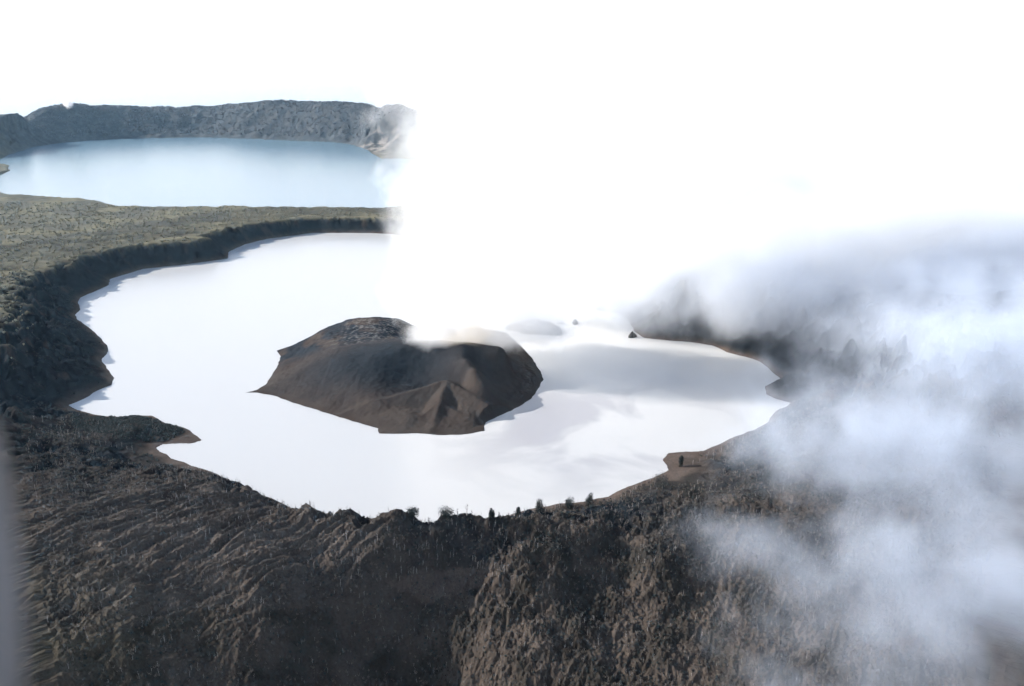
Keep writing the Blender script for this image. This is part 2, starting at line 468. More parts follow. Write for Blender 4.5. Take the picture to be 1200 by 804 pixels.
# ------------------------------------------------------------------ lakes
def water_mat(name, base, patches, rough, bump_s, bump, tint=None, ior=1.45, tint_scale=.004, tint_rng=(.5, .72)):
    m, n, l = new_mat(name)
    o = n.new('ShaderNodeOutputMaterial'); b = n.new('ShaderNodeBsdfPrincipled')
    b.inputs['Roughness'].default_value = rough; b.inputs['IOR'].default_value = ior
    t = n.new('ShaderNodeTexCoord'); nz = n.new('ShaderNodeTexNoise'); nz.inputs['Scale'].default_value = tint_scale
    nz.inputs['Detail'].default_value = 4; nz.inputs['Distortion'].default_value = .6
    mr = n.new('ShaderNodeMapRange'); mr.interpolation_type = 'SMOOTHSTEP'
    mr.inputs['From Min'].default_value = tint_rng[0]; mr.inputs['From Max'].default_value = tint_rng[1]
    mx = n.new('ShaderNodeMix'); mx.data_type = 'RGBA'; mx.inputs[6].default_value = (*base, 1); mx.inputs[7].default_value = (*patches, 1)
    mp = n.new('ShaderNodeMapping'); mp.inputs['Scale'].default_value = (1, 1.0, 1)
    l.new(t.outputs['Object'], mp.inputs[0]); l.new(mp.outputs[0], nz.inputs['Vector']); l.new(nz.outputs[0], mr.inputs['Value'])
    fac = mr.outputs[0]
    if tint:                                  # grey cloud reflections painted into the colour, strongest in one part of the lake
        cx, cy, rx, ry = tint
        v1 = n.new('ShaderNodeVectorMath'); v1.operation = 'SUBTRACT'; v1.inputs[1].default_value = (cx, cy, 0)
        v2 = n.new('ShaderNodeVectorMath'); v2.operation = 'DIVIDE'; v2.inputs[1].default_value = (rx, ry, 1)
        v3 = n.new('ShaderNodeVectorMath'); v3.operation = 'LENGTH'
        m2 = n.new('ShaderNodeMapRange'); m2.inputs['From Min'].default_value = 1; m2.inputs['From Max'].default_value = .35
        mu = n.new('ShaderNodeMath'); mu.operation = 'MULTIPLY'
        l.new(t.outputs['Object'], v1.inputs[0]); l.new(v1.outputs[0], v2.inputs[0]); l.new(v2.outputs[0], v3.inputs[0])
        l.new(v3.outputs['Value'], m2.inputs['Value']); l.new(m2.outputs[0], mu.inputs[0]); l.new(fac, mu.inputs[1]); fac = mu.outputs[0]
    l.new(fac, mx.inputs[0]); l.new(mx.outputs[2], b.inputs['Base Color'])
    nb = n.new('ShaderNodeTexNoise'); nb.inputs['Scale'].default_value = bump_s; nb.inputs['Detail'].default_value = 3
    bp = n.new('ShaderNodeBump'); bp.inputs['Strength'].default_value = bump; bp.inputs['Distance'].default_value = .3
    l.new(t.outputs['Object'], nb.inputs['Vector']); l.new(nb.outputs[0], bp.inputs['Height']); l.new(bp.outputs[0], b.inputs['Normal'])
    l.new(b.outputs[0], o.inputs['Surface'])
    return m

def grow(poly, d):
    P = np.array(poly); n_ = len(P); ar = .5 * np.sum(P[:, 0] * np.roll(P[:, 1], -1) - np.roll(P[:, 0], -1) * P[:, 1])
    s = 1 if ar > 0 else -1
    out = []
    for i_ in range(n_):
        e = P[(i_ + 1) % n_] - P[i_ - 1]; L = np.linalg.norm(e)
        out.append(P[i_] + s * np.array([e[1], -e[0]]) / L * d)
    return out
def water(name, poly, z, mat, d):
    g = grow(poly, d)
    vs = [(p[0], p[1], z) for p in g]
    o_ = mesh_obj(name, vs, [list(range(len(vs)))], mat)
    if o_.data.polygons[0].normal.z < 0: o_.data.flip_normals()
    return tag(o_, kind='structure')
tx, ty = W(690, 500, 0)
M_lake = water_mat('acid_lake_painted_sky', (.405, .402, .392), (.285, .28, .29), .28, .05, .08, tint=(tx, ty, 330, 330), tint_scale=.0055, tint_rng=(.47, .60))  # bright sky reflection put into the pale base, cloud reflection into the patches
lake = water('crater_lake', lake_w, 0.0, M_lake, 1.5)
M_far = water_mat('blue_lake', (.10, .165, .21), (.12, .20, .23), .22, .02, .15, ior=1.40, tint_scale=.0012)
far = water('blue_lake', far_w, FAR_Z, M_far, 2)

# ------------------------------------------------------------------ volcanic island
ip = [(*W(a, b, 0), 0.0) for a, b in island_px]
cc_ = lambda px, py, z: (*W(px, py, z), z)
ih = ip + [cc_(386,383,26), cc_(410,375,40), cc_(445,372,46), cc_(470,376,44), cc_(365,395,20), cc_(430,392,48), cc_(398,425,42), cc_(440,415,58), cc_(470,409,66), cc_(487,408,64),
 cc_(510,410,66), cc_(528,408,66), cc_(541,405,76), cc_(558,407,68), cc_(580,411,66), cc_(594,415,56), cc_(545,425,62), cc_(551,436,54), cc_(565,450,42), cc_(577,468,22),
 cc_(568,436,30), cc_(580,450,14), cc_(590,470,6), cc_(600,460,6), cc_(600,436,18), cc_(580,426,40), cc_(612,440,9), cc_(570,500,2),
 cc_(360,430,26), cc_(400,455,24), cc_(440,470,20), cc_(340,450,9), cc_(470,440,30), cc_(500,432,40), cc_(500,455,15), cc_(540,456,20), cc_(470,452,20), cc_(520,480,8), cc_(480,485,13), cc_(560,492,6), cc_(440,450,30), cc_(520,498,6), cc_(350,465,6),
 (*W(490,400,10), 14), (*W(520,398,10), 10), (*W(550,400,20), 22), (*W(460,398,30), 36)]
ihs = []
for p in ih:
    if all((p[0]-q[0])**2 + (p[1]-q[1])**2 > 40 for q in ihs): ihs.append(p)
imq = MQ(ihs, 9.0)
ix0, iy0 = np.array(isl_w).min(0) - 14; ix1, iy1 = np.array(isl_w).max(0) + 14
gx_, gy_ = np.meshgrid(np.arange(ix0, ix1, 1.9), np.arange(iy0, iy1, 2.1), indexing='ij')
a, b_ = gx_.ravel(), gy_.ravel()
isd = poly_sd(a, b_, isl_w)
iz = imq(a, b_)
def cone(px, py, z, tan, ridges, seed):
    """a small ash cone with a few sharp spurs running down from its top"""
    cx, cy = W(px, py, z)
    dx, dy = a - cx, b_ - cy; rr = np.hypot(dx, dy); th = np.degrees(np.arctan2(dy, dx))
    f = np.full(a.shape, 1.55)
    for deg, k, w in ridges:
        dd = np.abs((th - deg + 180) % 360 - 180)
        f = np.minimum(f, k + (1.55 - k) * np.minimum(dd / w, 1))
    return z - rr * tan * f
c1 = cone(524, 444, 45, .41, [(200, .50, 50), (262, .72, 42), (318, .50, 44)], 1)
c2 = cone(517, 470, 25, .48, [(225, .62, 45), (318, .55, 45)], 2)
c3 = cone(541, 405, 74, .45, [(0, 1.2, 40)], 3)
def smax(p, q, k): return np.maximum(p, q) + np.maximum(k - np.abs(p - q), 0) ** 2 / (4 * k)
iz = smax(smax(smax(iz, c1, 6), c2, 4), c3, 4)
izg = iz.reshape(gx_.shape)
for _ in range(5):
    q_ = np.pad(izg, 1, mode='edge'); izg = (q_[:-2, 1:-1] + q_[2:, 1:-1] + q_[1:-1, :-2] + q_[1:-1, 2:] + 2 * izg) / 6
iz = izg.ravel()
north = sstep(W(0, 415, 40)[1], W(0, 400, 40)[1], b_) * (1 - sstep(-215, -160, a))
iz += (fbm(a, b_, 60, 4, 201) * 2.2 + ridged(a, b_, 13, 4, 203, .6) * .55) * sstep(0, 20, -isd) + north * (ridged(a, b_, 34, 4, 205, .5) * 1.3) * sstep(0, 15, -isd)
shore = np.where(isd < 0, np.minimum(iz, .35 + -isd * .75 + (-isd > 12) * 900), -isd * .35 - .1)
shore = np.where(isd < 0, np.maximum(shore, .3 + np.minimum(-isd * .12, 3)), shore)
vi = np.stack([a, b_, shore], -1)
ni, nj = gx_.shape
ii = np.arange(ni - 1)[:, None] * nj; jj = np.arange(nj - 1)[None, :]
fi = np.stack([ii + jj, ii + nj + jj, ii + nj + jj + 1, ii + jj + 1], -1).reshape(-1, 4)
keep = (isd[fi] < 12).all(1); fi = fi[keep]
used, inv = np.unique(fi, return_inverse=True); fi = inv.reshape(-1, 4); vi = vi[used]
a, b_ = a[used], b_[used]; nn = north[used]; isd_ = isd[used]
tt = sstep(-.4, .5, fbm(a, b_, 70, 4, 211))[:, None]
ic = np.array([.102, .082, .070]) * (1 - tt) + np.array([.080, .062, .053]) * tt
ic *= .43
# darker ash zone in the upper middle, darker lava rubble at the back with pale sulphurous streaks
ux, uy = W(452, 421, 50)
upper_dark = np.exp(-(((a - ux) / 190) ** 2 + ((b_ - uy) / 112) ** 2) ** 1.6)[:, None] * .92
ic = ic * (1 - upper_dark) + np.array([.012, .016, .021]) * upper_dark
rx_, ry_ = W(590, 440, 20)
nl = (nn * sstep(-.5, .1, fbm(a, b_, 50, 3, 213)))[:, None]
ic = ic * (1 - nl) + np.array([.014, .017, .022]) * nl
st = (nn * sstep(1.0, 1.4, ridged(a, b_ * 2.5, 26, 4, 217)) * sstep(W(370, 0+400, 40)[0], W(420, 400, 40)[0], a))[:, None] * .4
ic = ic * (1 - st) + np.array([.22, .21, .20]) * st
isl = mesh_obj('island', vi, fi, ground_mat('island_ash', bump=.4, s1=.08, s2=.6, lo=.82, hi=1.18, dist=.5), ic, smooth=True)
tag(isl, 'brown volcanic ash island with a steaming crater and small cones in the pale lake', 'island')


# ------------------------------------------------------------------ islets beyond the island
def islet(name, px, py, w, d, h, seed, label, cat, group=None, peak=1.0):
    cx, cy = W(px, py, 0)
    n_r, n_a = 9, 30
    rr_ = np.linspace(0, 1.15, n_r); aa_ = np.linspace(0, 2 * math.pi, n_a, endpoint=False)
    V = []
    for q in rr_:
        for t_ in aa_:
            ex = 1 + .22 * math.sin(2 * t_ + seed) + .12 * math.sin(5 * t_ + seed * 2)
            X_ = w * q * ex * math.cos(t_); Y_ = d * q * ex * math.sin(t_)
            hh = h * (max(0, 1 - q) ** peak) if q <= 1 else -1.5
            V.append([X_, Y_, hh])
    V = np.array(V)
    V[:, 2] += (ridged(V[:, 0] + seed * 50, V[:, 1], max(w * .5, 3), 4, seed) * .16 * h) * (V[:, 2] > .3)
    Fq = []
    for q in range(n_r - 1):
        for k in range(n_a):
            Fq.append((q * n_a + k, (q + 1) * n_a + k, (q + 1) * n_a + (k + 1) % n_a, q * n_a + (k + 1) % n_a))
    o_ = mesh_obj(name, V, Fq, M_rock, loc=(cx, cy, 0))
    return tag(o_, label, cat, group)
M_rock = plain_mat('dark_rock', (.05, .048, .045), .95, .4, .25)
islet('islet', 628, 387, 62, 40, 24, 3, 'low dark hump of an islet behind the island, half veiled by steam', 'islet', peak=.8)
islet('rock', 674, 379, 8, 10, 9, 5, 'small dark rock in the lake just right of the veiled islet', 'rock', peak=.5)
islet('rock', 657, 379, 9, 8, 2.5, 8, 'thin flat rock at the waterline between islet and small dark rock', 'rock', peak=.5)
islet('rock', 741, 395, 9, 9, 13, 7, 'pointed dark rock in the lake close to the eastern shore', 'rock', peak=1.0)
islet('rock', 718, 373, 5, 5, 2.0, 9, 'tiny flat rock in the narrow back bay of the lake', 'rock', peak=.5)

# ------------------------------------------------------------------ dead trees, scrub and forest
M_dead = plain_mat('bleached_wood', (.25, .23, .22), .9, .2, .4)
M_brush = plain_mat('dry_brush', (.108, .088, .072), .95, .6, .05)
M_leaf = plain_mat('dark_leaves', (.013, .018, .017), .9, .5, .3)
M_forest = plain_mat('forest_leaves', (.14, .136, .098), .95, .5, .02)
rnd = random.Random(4)

def stick(V, Fc, p, q, r0, r1, sides=3):
    p = np.array(p, float); q = np.array(q, float); d = q - p; L = np.linalg.norm(d) + 1e-9; d /= L
    u = np.cross(d, [.3, .5, .8]); u /= np.linalg.norm(u); w = np.cross(d, u)
    b = len(V)
    for k in range(sides):
        a_ = 2 * math.pi * k / sides; V.append(p + r0 * (math.cos(a_) * u + math.sin(a_) * w))
    if r1 > 0:
        for k in range(sides):
            a_ = 2 * math.pi * k / sides; V.append(q + r1 * (math.cos(a_) * u + math.sin(a_) * w))
        for k in range(sides): Fc.append((b + k, b + (k + 1) % sides, b + sides + (k + 1) % sides, b + sides + k))
    else:
        V.append(q)
        for k in range(sides): Fc.append((b + k, b + (k + 1) % sides, b + sides))

def dead_tree_geo(h, rg_, thick=1.0, nb=8):
    V, Fc = [], []
    lean = (rg_.uniform(-.12, .12) * h, rg_.uniform(-.12, .12) * h)
    mid = (lean[0] * .4, lean[1] * .4, h * .5); top = (lean[0], lean[1], h)
    stick(V, Fc, (0, 0, -1.5), mid, .26 * thick, .17 * thick); stick(V, Fc, mid, top, .17 * thick, 0)
    for k in range(nb):
        f = rg_.uniform(.3, .92); a_ = rg_.uniform(0, 6.28); L = h * rg_.uniform(.22, .42) * (1.15 - f * .6)
        b = (lean[0] * f, lean[1] * f, h * f)
        e = (b[0] + math.cos(a_) * L * .75, b[1] + math.sin(a_) * L * .75, b[2] + L * .75)
        stick(V, Fc, b, e, .10 * thick, 0)
        if nb > 6:
            m_ = [(b[i_] + e[i_]) / 2 for i_ in range(3)]; a2 = a_ + rg_.choice([-.8, .8])
            stick(V, Fc, m_, (m_[0] + math.cos(a2) * L * .4, m_[1] + math.sin(a2) * L * .4, m_[2] + L * .45), .06 * thick, 0)
    return np.array(V), Fc

dead_meshes = []
for k in range(10):
    V, Fc = dead_tree_geo(rnd.uniform(7, 11), rnd)
    o_ = mesh_obj('dead_tree', V, Fc, M_dead); dead_meshes.append(o_.data); bpy.data.objects.remove(o_)

def on_ground(px, py):
    """march the sight line through a photo point until it meets the ground"""
    u = (px - 600) / F; v_ = (402 - py) / F
    dy = cP + v_ * sP; dz = -sP + v_ * cP
    t_ = np.arange(650, 1900, .7)
    X_, Y_, Z_ = u * t_, dy * t_, CAM_H + dz * t_
    g_ = Hgrid(X_, Y_)
    hit = np.nonzero(Z_ < g_)[0]
    k = hit[0] if len(hit) else int(np.argmin(Z_ - g_))
    return X_[k], Y_[k], float(g_[k])

def skyline(px, lo=490, hi=640):
    """the row of the photo where the near land first stands against the lake"""
    for py in range(lo, hi):
        X_, Y_, Z_ = on_ground(px, py)
        if Z_ > 5 and Y_ < 1330: return py
    return hi
tall_meshes = []
for k in range(6):
    V, Fc = dead_tree_geo(rnd.uniform(8, 12), rnd, 1.7, 9)
    o_ = mesh_obj('dead_tree', V, Fc, M_dead); tall_meshes.append(o_.data); bpy.data.objects.remove(o_)

def plant_dead(px, py, label, group, s=1.0):
    X_, Y_, Z_ = on_ground(px, py)
    if py < 0: X_, Y_, Z_ = on_ground(px, skyline(px) + 1)
    if Z_ < 1.0: return None
    o_ = bpy.data.objects.new('dead_tree', rnd.choice(tall_meshes if py < 0 else dead_meshes)); sc.collection.objects.link(o_)
    o_.location = (X_, Y_, Z_); o_.rotation_euler = (0, 0, rnd.uniform(0, 6.28)); k = s * rnd.uniform(.8, 1.15); o_.scale = (k, k, k)
    return tag(o_, label, 'dead tree', group)

def crown_geo(h, r, n_leaf, rg_, cone=True):
    V, Fc = [], []
    lobes = [(rg_.uniform(-.35, .35) * r, rg_.uniform(-.35, .35) * r, rg_.uniform(.15, .8) * h, rg_.uniform(.4, .7)) for _ in range(7)]
    for k in range(n_leaf):
        lx, ly, lz, lr = rg_.choice(lobes)
        t_ = rg_.uniform(0, 1); prof = (1 - .75 * (lz / h)) if cone else .8
        a_ = rg_.uniform(0, 6.28); q = math.sqrt(rg_.uniform(.1, 1)) * r * lr * prof * 1.25
        X_ = lx * prof + math.cos(a_) * q; Y_ = ly * prof + math.sin(a_) * q; Z_ = lz * .9 + rg_.uniform(-.3, .2) * h
        Z_ = max(.2, Z_); s_ = rg_.uniform(.7, 1.6)
        p = np.array([X_, Y_, Z_]); a1 = np.array([rg_.gauss(0, 1) for _ in range(3)]); a1 /= np.linalg.norm(a1)
        a2 = np.cross(a1, [rg_.gauss(0, 1) for _ in range(3)]); a2 /= np.linalg.norm(a2)
        b = len(V); V += [p, p + a1 * s_, p + a1 * s_ * .6 + a2 * s_ * .7]; Fc.append((b, b + 1, b + 2))
    return V, Fc

def shrub(px, py, hpx, wpx, label, name='shrub', cat='shrub', group=None, cone=True):
    X_, Y_, Z_ = on_ground(px, (skyline(px) + 2) if 470 < px < 700 else py + 3); hpx *= 1.25; wpx *= 1.25
    D = math.dist((X_, Y_, Z_), (0, 0, CAM_H)); h = hpx * D / F; r = wpx * D / F / 2
    e = bpy.data.objects.new(name, None); sc.collection.objects.link(e); e.location = (X_, Y_, Z_ - .3); tag(e, label, cat, group)
    V, Fc = [], []
    stick(V, Fc, (0, 0, -1), (0, 0, h * .55), .35, .15, 5)
    for k in range(6):
        a_ = rnd.uniform(0, 6.28); f = rnd.uniform(.15, .5)
        stick(V, Fc, (0, 0, h * f), (math.cos(a_) * r * .7, math.sin(a_) * r * .7, h * (f + .25)), .12, 0)
    t_ = mesh_obj('trunk', V, Fc, M_dead); t_.parent = e
    V, Fc = crown_geo(h, r, 1500, rnd, cone)
    c_ = mesh_obj('crown', V, Fc, M_leaf); c_.parent = e
    return e

crest = 'shrubs standing along the near crater rim'
shrub(576, 602, 12, 10, 'dark pointed shrub alone on the near rim, first of the row from the left', group=crest)
shrub(607, 603, 10, 8, 'small dark shrub on the near rim where the brown beach begins', group=crest)
shrub(632, 603, 15, 15, 'broad cone-shaped shrub on the near rim in front of the brown beach', group=crest)
shrub(667, 601, 12, 12, 'round very dark bush on the near rim between the cone-shaped shrub and the tall bush', group=crest, cone=False)
shrub(691, 600, 16, 13, 'tall dark bush on the near rim, last of the row before the rising shore', group=crest)
shrub(798, 543, 12, 7, 'narrow dark tree alone on the brown sand spit', 'small_tree', 'tree')
shrub(776, 570, 18, 22, 'big dark bush on the shore bank left of the sand spit', 'bush', 'bush', cone=False)
shrub(524, 608, 14, 22, 'wide dark bush on the near rim below the island', 'bush', 'bush', cone=False)
shrub(484, 609, 10, 16, 'low dark bush on the near rim left of the wide bush', 'bush', 'bush', cone=False)
shrub(905, 560, 14, 26, 'dark green bush thicket on the right hand slope above the smoke', 'bush', 'bush', cone=False)

for px, py, s_, lab in [(391, -1, 1.1, 'thin bare tree where the left hill meets the dark rim'), (502, -1, 1.1, 'thin bare tree on the rim left of the wide dark bush'),
    (547, -1, 1.4, 'tall bare tree sticking up from the rim right of the wide dark bush'), (536, -1, 1.0, 'short bare tree on the right side of the wide dark bush'),
    (861, 516, 1.0, 'bare tree on the small rocky step of the right shore'), (885, 509, 1.1, 'bare tree at the edge of the steam on the right shore'),
    (152, 486, .8, 'bare tree on the dark hump of the left spit')]:
    plant_dead(px, py, lab, None, s_)
for px, py in [(187, 531), (193, 532), (199, 535), (206, 537), (217, 541), (223, 541), (229, 542), (236, 545), (241, 547), (214, 540)]:
    plant_dead(px, py, 'bare pale tree in the row against the lake behind the left spit', 'bare trees on the hill edge by the left spit', .95)
for px, py in [(88, 514), (93, 511), (97, 516), (105, 520), (112, 521), (118, 523), (124, 522), (131, 524), (137, 525), (143, 524), (149, 527), (155, 528), (60, 500), (66, 503), (50, 495), (40, 492), (72, 506), (80, 510)]:
    plant_dead(px, py, 'pale bare tree on the hill edge against the dark left spit', 'bare trees before the dark spit', 1.0)
for k in range(26):
    px = rnd.uniform(235, 375); py = -1
    plant_dead(px, py, 'bare thin tree on the skyline of the left hill above the lake', 'bare trees on the left hill skyline', rnd.uniform(.5, .95))
for k in range(34):
    plant_dead(rnd.uniform(380, 660), -1, 'bare thin tree on the skyline of the dark near rim', 'bare trees on the near rim skyline', rnd.uniform(.4, .9))
for px in [728, 733, 739, 745, 752, 758, 762, 765, 769, 812, 820, 828, 836, 845, 852, 870, 878]:
    py = float(np.interp(px, [720, 740, 765, 790, 812, 845, 880], [589, 578, 562, 556, 545, 530, 512]))
    plant_dead(px, py, 'small bare tree along the right shore bank', 'bare trees along the right shore bank', rnd.uniform(.7, 1.1))
areas = [((20, 330), (520, 640), 60, 'grey bare tree on the sunlit gullied left hill', 'bare trees on the left hill'),
         ((40, 340), (640, 790), 40, 'grey bare tree low on the left foreground slope', 'bare trees on the lower left slope'),
         ((385, 560), (612, 790), 60, 'grey bare tree on the dark middle slope', 'bare trees on the dark middle slope'),
         ((560, 860), (612, 790), 40, 'grey bare tree on the brown right foreground slope', 'bare trees on the right foreground slope')]
for (xa, xb), (ya, yb), n_, lab, grp in areas:
    k = 0
    for q in range(n_ * 3):
        if k >= n_: break
        px, py = rnd.uniform(xa, xb), rnd.uniform(ya, yb)
        if py < np.interp(px, [0, 60, 190, 300, 375, 900], [500, 520, 545, 575, 608, 608]): continue
        if plant_dead(px, py, lab, grp, rnd.uniform(.55, 1.0)): k += 1

# scattered growth too dense to count
def scatter(n_, xr, yr, rng_, test):
    X_ = rng_.uniform(*xr, n_); Y_ = rng_.uniform(*yr, n_)
    k = np.abs(X_) < Y_ * .60; X_, Y_ = X_[k], Y_[k]
    Z_ = Hgrid(X_, Y_); sd = poly_sd(X_, Y_, lake_w); sf = poly_sd(X_, Y_, far_w)
    k = test(X_, Y_, Z_, sd, sf)
    return X_[k], Y_[k], Z_[k]
def merge(name, mat, protos, X_, Y_, Z_, S_, rng_):
    Vs, Fs, b = [], [], 0
    which = rng_.randint(0, len(protos), len(X_)); ang_ = rng_.uniform(0, 6.28, len(X_))
    for p_i, (V, T) in enumerate(protos):
        k = np.nonzero(which == p_i)[0]
        if not len(k): continue
        ca, sa = np.cos(ang_[k])[:, None], np.sin(ang_[k])[:, None]; s_ = S_[k][:, None]
        P_ = np.stack([(V[None, :, 0] * ca - V[None, :, 1] * sa) * s_ + X_[k][:, None],
                       (V[None, :, 0] * sa + V[None, :, 1] * ca) * s_ + Y_[k][:, None], V[None, :, 2] * s_ + Z_[k][:, None]], -1)
        Vs.append(P_.reshape(-1, 3)); Fs.append((T[None] + (b + np.arange(len(k)) * len(V))[:, None, None]).reshape(-1, 3)); b += len(k) * len(V)
    return mesh_obj(name, np.concatenate(Vs), np.concatenate(Fs), mat)
def tri(V, Fc):
    T = []
    for f in Fc:
        for q in range(1, len(f) - 1): T.append((f[0], f[q], f[q + 1]))
    return np.array(V), np.array(T)
rng = np.random.RandomState(12)
protos = []
for k in range(8):                            # bristly dry brush
    V, Fc = [], []
    for q in range(11):
        a_ = rnd.uniform(0, 6.28); L = rnd.uniform(1.2, 3.2); o0 = (rnd.uniform(-1, 1), rnd.uniform(-1, 1), -.4)
        stick(V, Fc, o0, (o0[0] + math.cos(a_) * L * .6, o0[1] + math.sin(a_) * L * .6, L), .20, 0)
    protos.append(tri(V, Fc))
def nearok(X_, Y_, Z_, sd, sf):
    rgv = idw(X_, Y_, rough_pts); return (sd > 9) & (Z_ > -140) & (rgv > .3) & (Y_ < 1450) & (fbm(X_, Y_, 45, 3, 301) > rng.uniform(-1.2, .5, len(X_)))
X_, Y_, Z_ = scatter(36000, (-760, 820), (640, 1420), rng, nearok)
scrub = merge('scrub', M_brush, protos, X_, Y_, Z_ , rng.uniform(.6, 1.3, len(X_)), rng)
tag(scrub, 'dry brown scrub covering the foreground slopes', 'scrub', kind='stuff')
protos = [tri(*dead_tree_geo(rnd.uniform(5, 9), rnd, .8, 6)) for k in range(8)]
X_, Y_, Z_ = scatter(9500, (-760, 820), (640, 1420), rng, nearok)
dt = merge('dead_trees', M_dead, protos, X_, Y_, Z_, rng.uniform(.5, 1.15, len(X_)), rng)
tag(dt, 'many small bleached dead trees among the scrub', 'dead trees', kind='stuff')
protos = []                                   # rounded bushy crowns, uneven
for k in range(8):
    V, T = [], []
    n_a = 6
    V.append((0, 0, 1.0 * rnd.uniform(.85, 1.2)))
    for (q, zz) in ((.65, .75), (1.0, .25), (.7, -.5)):
        for t_ in range(n_a):
            a_ = 6.283 * (t_ + rnd.uniform(-.25, .25)) / n_a; r_ = q * rnd.uniform(.65, 1.2)
            V.append((r_ * math.cos(a_), r_ * math.sin(a_), zz + rnd.uniform(-.2, .2)))
    for t_ in range(n_a):
        t2 = (t_ + 1) % n_a; T.append((0, 1 + t_, 1 + t2))
        for q in range(2):
            b = 1 + q * n_a; T += [(b + t_, b + n_a + t_, b + n_a + t2), (b + t_, b + n_a + t2, b + t2)]
    protos.append((np.array(V, float), np.array(T)))
def bushok(X_, Y_, Z_, sd, sf):
    gx, gy = W(210, 612, 50); g_ = np.exp(-(((X_ - gx - 40) / 235) ** 2 + ((Y_ - gy + 10) / 160) ** 2) ** 1.5)
    return nearok(X_, Y_, Z_, sd, sf) & (rng.uniform(0, 1, len(X_)) > .88 * g_)
X_, Y_, Z_ = scatter(26000, (-760, 820), (640, 1420), rng, bushok)
ns = merge('low_bushes', M_leaf, protos, X_, Y_, Z_ + .3, rng.uniform(.5, 1.7, len(X_)) ** 1.1, rng)
tag(ns, 'dark low bushes dotted over the foreground slopes', 'bushes', kind='stuff')

def platok(X_, Y_, Z_, sd, sf):
    return ((sd > 130) | (Z_ > macro(X_, Y_) - 2.5)) & (sd > 25) & (sf > 35) & (Z_ > 30) & (X_ < 300) & (Y_ > 1480) & (fbm(X_, Y_, 90, 3, 303) > rng.uniform(-1.0, .4, len(X_)))
X_, Y_, Z_ = scatter(19000, (-2300, 300), (1480, 3650), rng, platok)
fo = merge('forest', M_forest, protos, X_, Y_, Z_ + 1.5, rng.uniform(1.6, 3.8, len(X_)), rng)
tag(fo, 'dull green forest covering the plateau between the two lakes', 'forest', kind='stuff')
k_ = 1500
qx = 150 + 66 * rng.uniform(-1, 1, k_); qy = 501 + 15 * rng.uniform(-1, 1, k_)
q_ = np.array([W(a1, b1, 8) for a1, b1 in zip(qx, qy)]); kk = ((qx - 150) / 66) ** 2 + ((qy - 501) / 15) ** 2 < 1
q_ = q_[kk]; zz = Hgrid(q_[:, 0], q_[:, 1]); kk = zz > 1.5; q_, zz = q_[kk], zz[kk]
sb_ = merge('spit_bushes', M_leaf, protos, q_[:, 0], q_[:, 1], zz + .8, rng.uniform(1.2, 2.8, len(zz)), rng)
tag(sb_, 'dark bushes covering the hump of the left spit', 'bushes', kind='stuff')
def wallok(X_, Y_, Z_, sd, sf):
    return (sd > 12) & (sd < 260) & (X_ < -450) & (Z_ > 6) & (fbm(X_, Y_, 60, 3, 305) > rng.uniform(-.8, .6, len(X_)))
X_, Y_, Z_ = scatter(13000, (-1300, -400), (1230, 2300), rng, wallok)
wb = merge('wall_scrub', M_leaf, protos, X_, Y_, Z_ + .4, rng.uniform(.9, 2.6, len(X_)), rng)
tag(wb, 'dark scrub covering the shaded western crater wall', 'scrub', kind='stuff')
X_, Y_, Z_ = scatter(11000, (-4200, 1000), (6400, 7600), rng, lambda X_, Y_, Z_, sd, sf: (sf > 60) & (Z_ > 45))
M_rimf = plain_mat('haze_tinted_leaves', (.075, .085, .10), .95, .35, .02)  # bluish haze tint put into the leaf colour
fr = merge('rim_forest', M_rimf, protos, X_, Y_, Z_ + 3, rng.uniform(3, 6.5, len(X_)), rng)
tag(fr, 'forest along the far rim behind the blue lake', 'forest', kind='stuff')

# ------------------------------------------------------------------ window frame of the aircraft, out of focus
V, Fc = [], []
path = [(-.110, .30, .02), (-.128, .30, -.04), (-.1335, .30, -.10), (-.1365, .30, -.16), (-.137, .30, -.26)]
def cam_pt(px, py, d):
    u = (px - 600) / F; v_ = (402 - py) / F
    return np.array([u * d, (cP + v_ * sP) * d, CAM_H + (-sP + v_ * cP) * d])
pts = [cam_pt(-120, 330, .30), cam_pt(-86, 430, .30), cam_pt(-50, 540, .30), cam_pt(-30, 660, .30), cam_pt(-22, 780, .30), cam_pt(-26, 930, .30)]
prof = [(.016, .0), (.0145, .006), (.010, .009), (0, .010), (-.02, .010), (-.02, -.010), (0, -.010), (.010, -.009), (.0145, -.006)]
for p in pts:
    for a_, b0 in prof: V.append((p[0] + a_ * .8, p[1] + b0, p[2]))
np_ = len(prof)
for q in range(len(pts) - 1):
    for k in range(np_): Fc.append((q * np_ + k, q * np_ + (k + 1) % np_, (q + 1) * np_ + (k + 1) % np_, (q + 1) * np_ + k))
Fc += [tuple(range(np_))[::-1], tuple(range((len(pts) - 1) * np_, len(pts) * np_))]
org = np.mean(pts, 0)
wf = mesh_obj('window_frame', np.array(V) - org, Fc, plain_mat('grey_window_trim', (.20, .185, .18), .45, .5, 9, .4), loc=tuple(org), smooth=True)
tag(wf, 'grey aircraft window frame edge, blurred, close up at the lower left', 'window frame')

# ------------------------------------------------------------------ steam and smoke: volumes of uneven density
def box_mesh(name, lo, hi, mat):
    x0, y0, z0 = lo; x1, y1, z1 = hi
    v = [(x0,y0,z0),(x1,y0,z0),(x1,y1,z0),(x0,y1,z0),(x0,y0,z1),(x1,y0,z1),(x1,y1,z1),(x0,y1,z1)]
    f = [(0,3,2,1),(4,5,6,7),(0,1,5,4),(1,2,6,5),(2,3,7,6),(3,0,4,7)]
    return mesh_obj(name, v, f, mat)

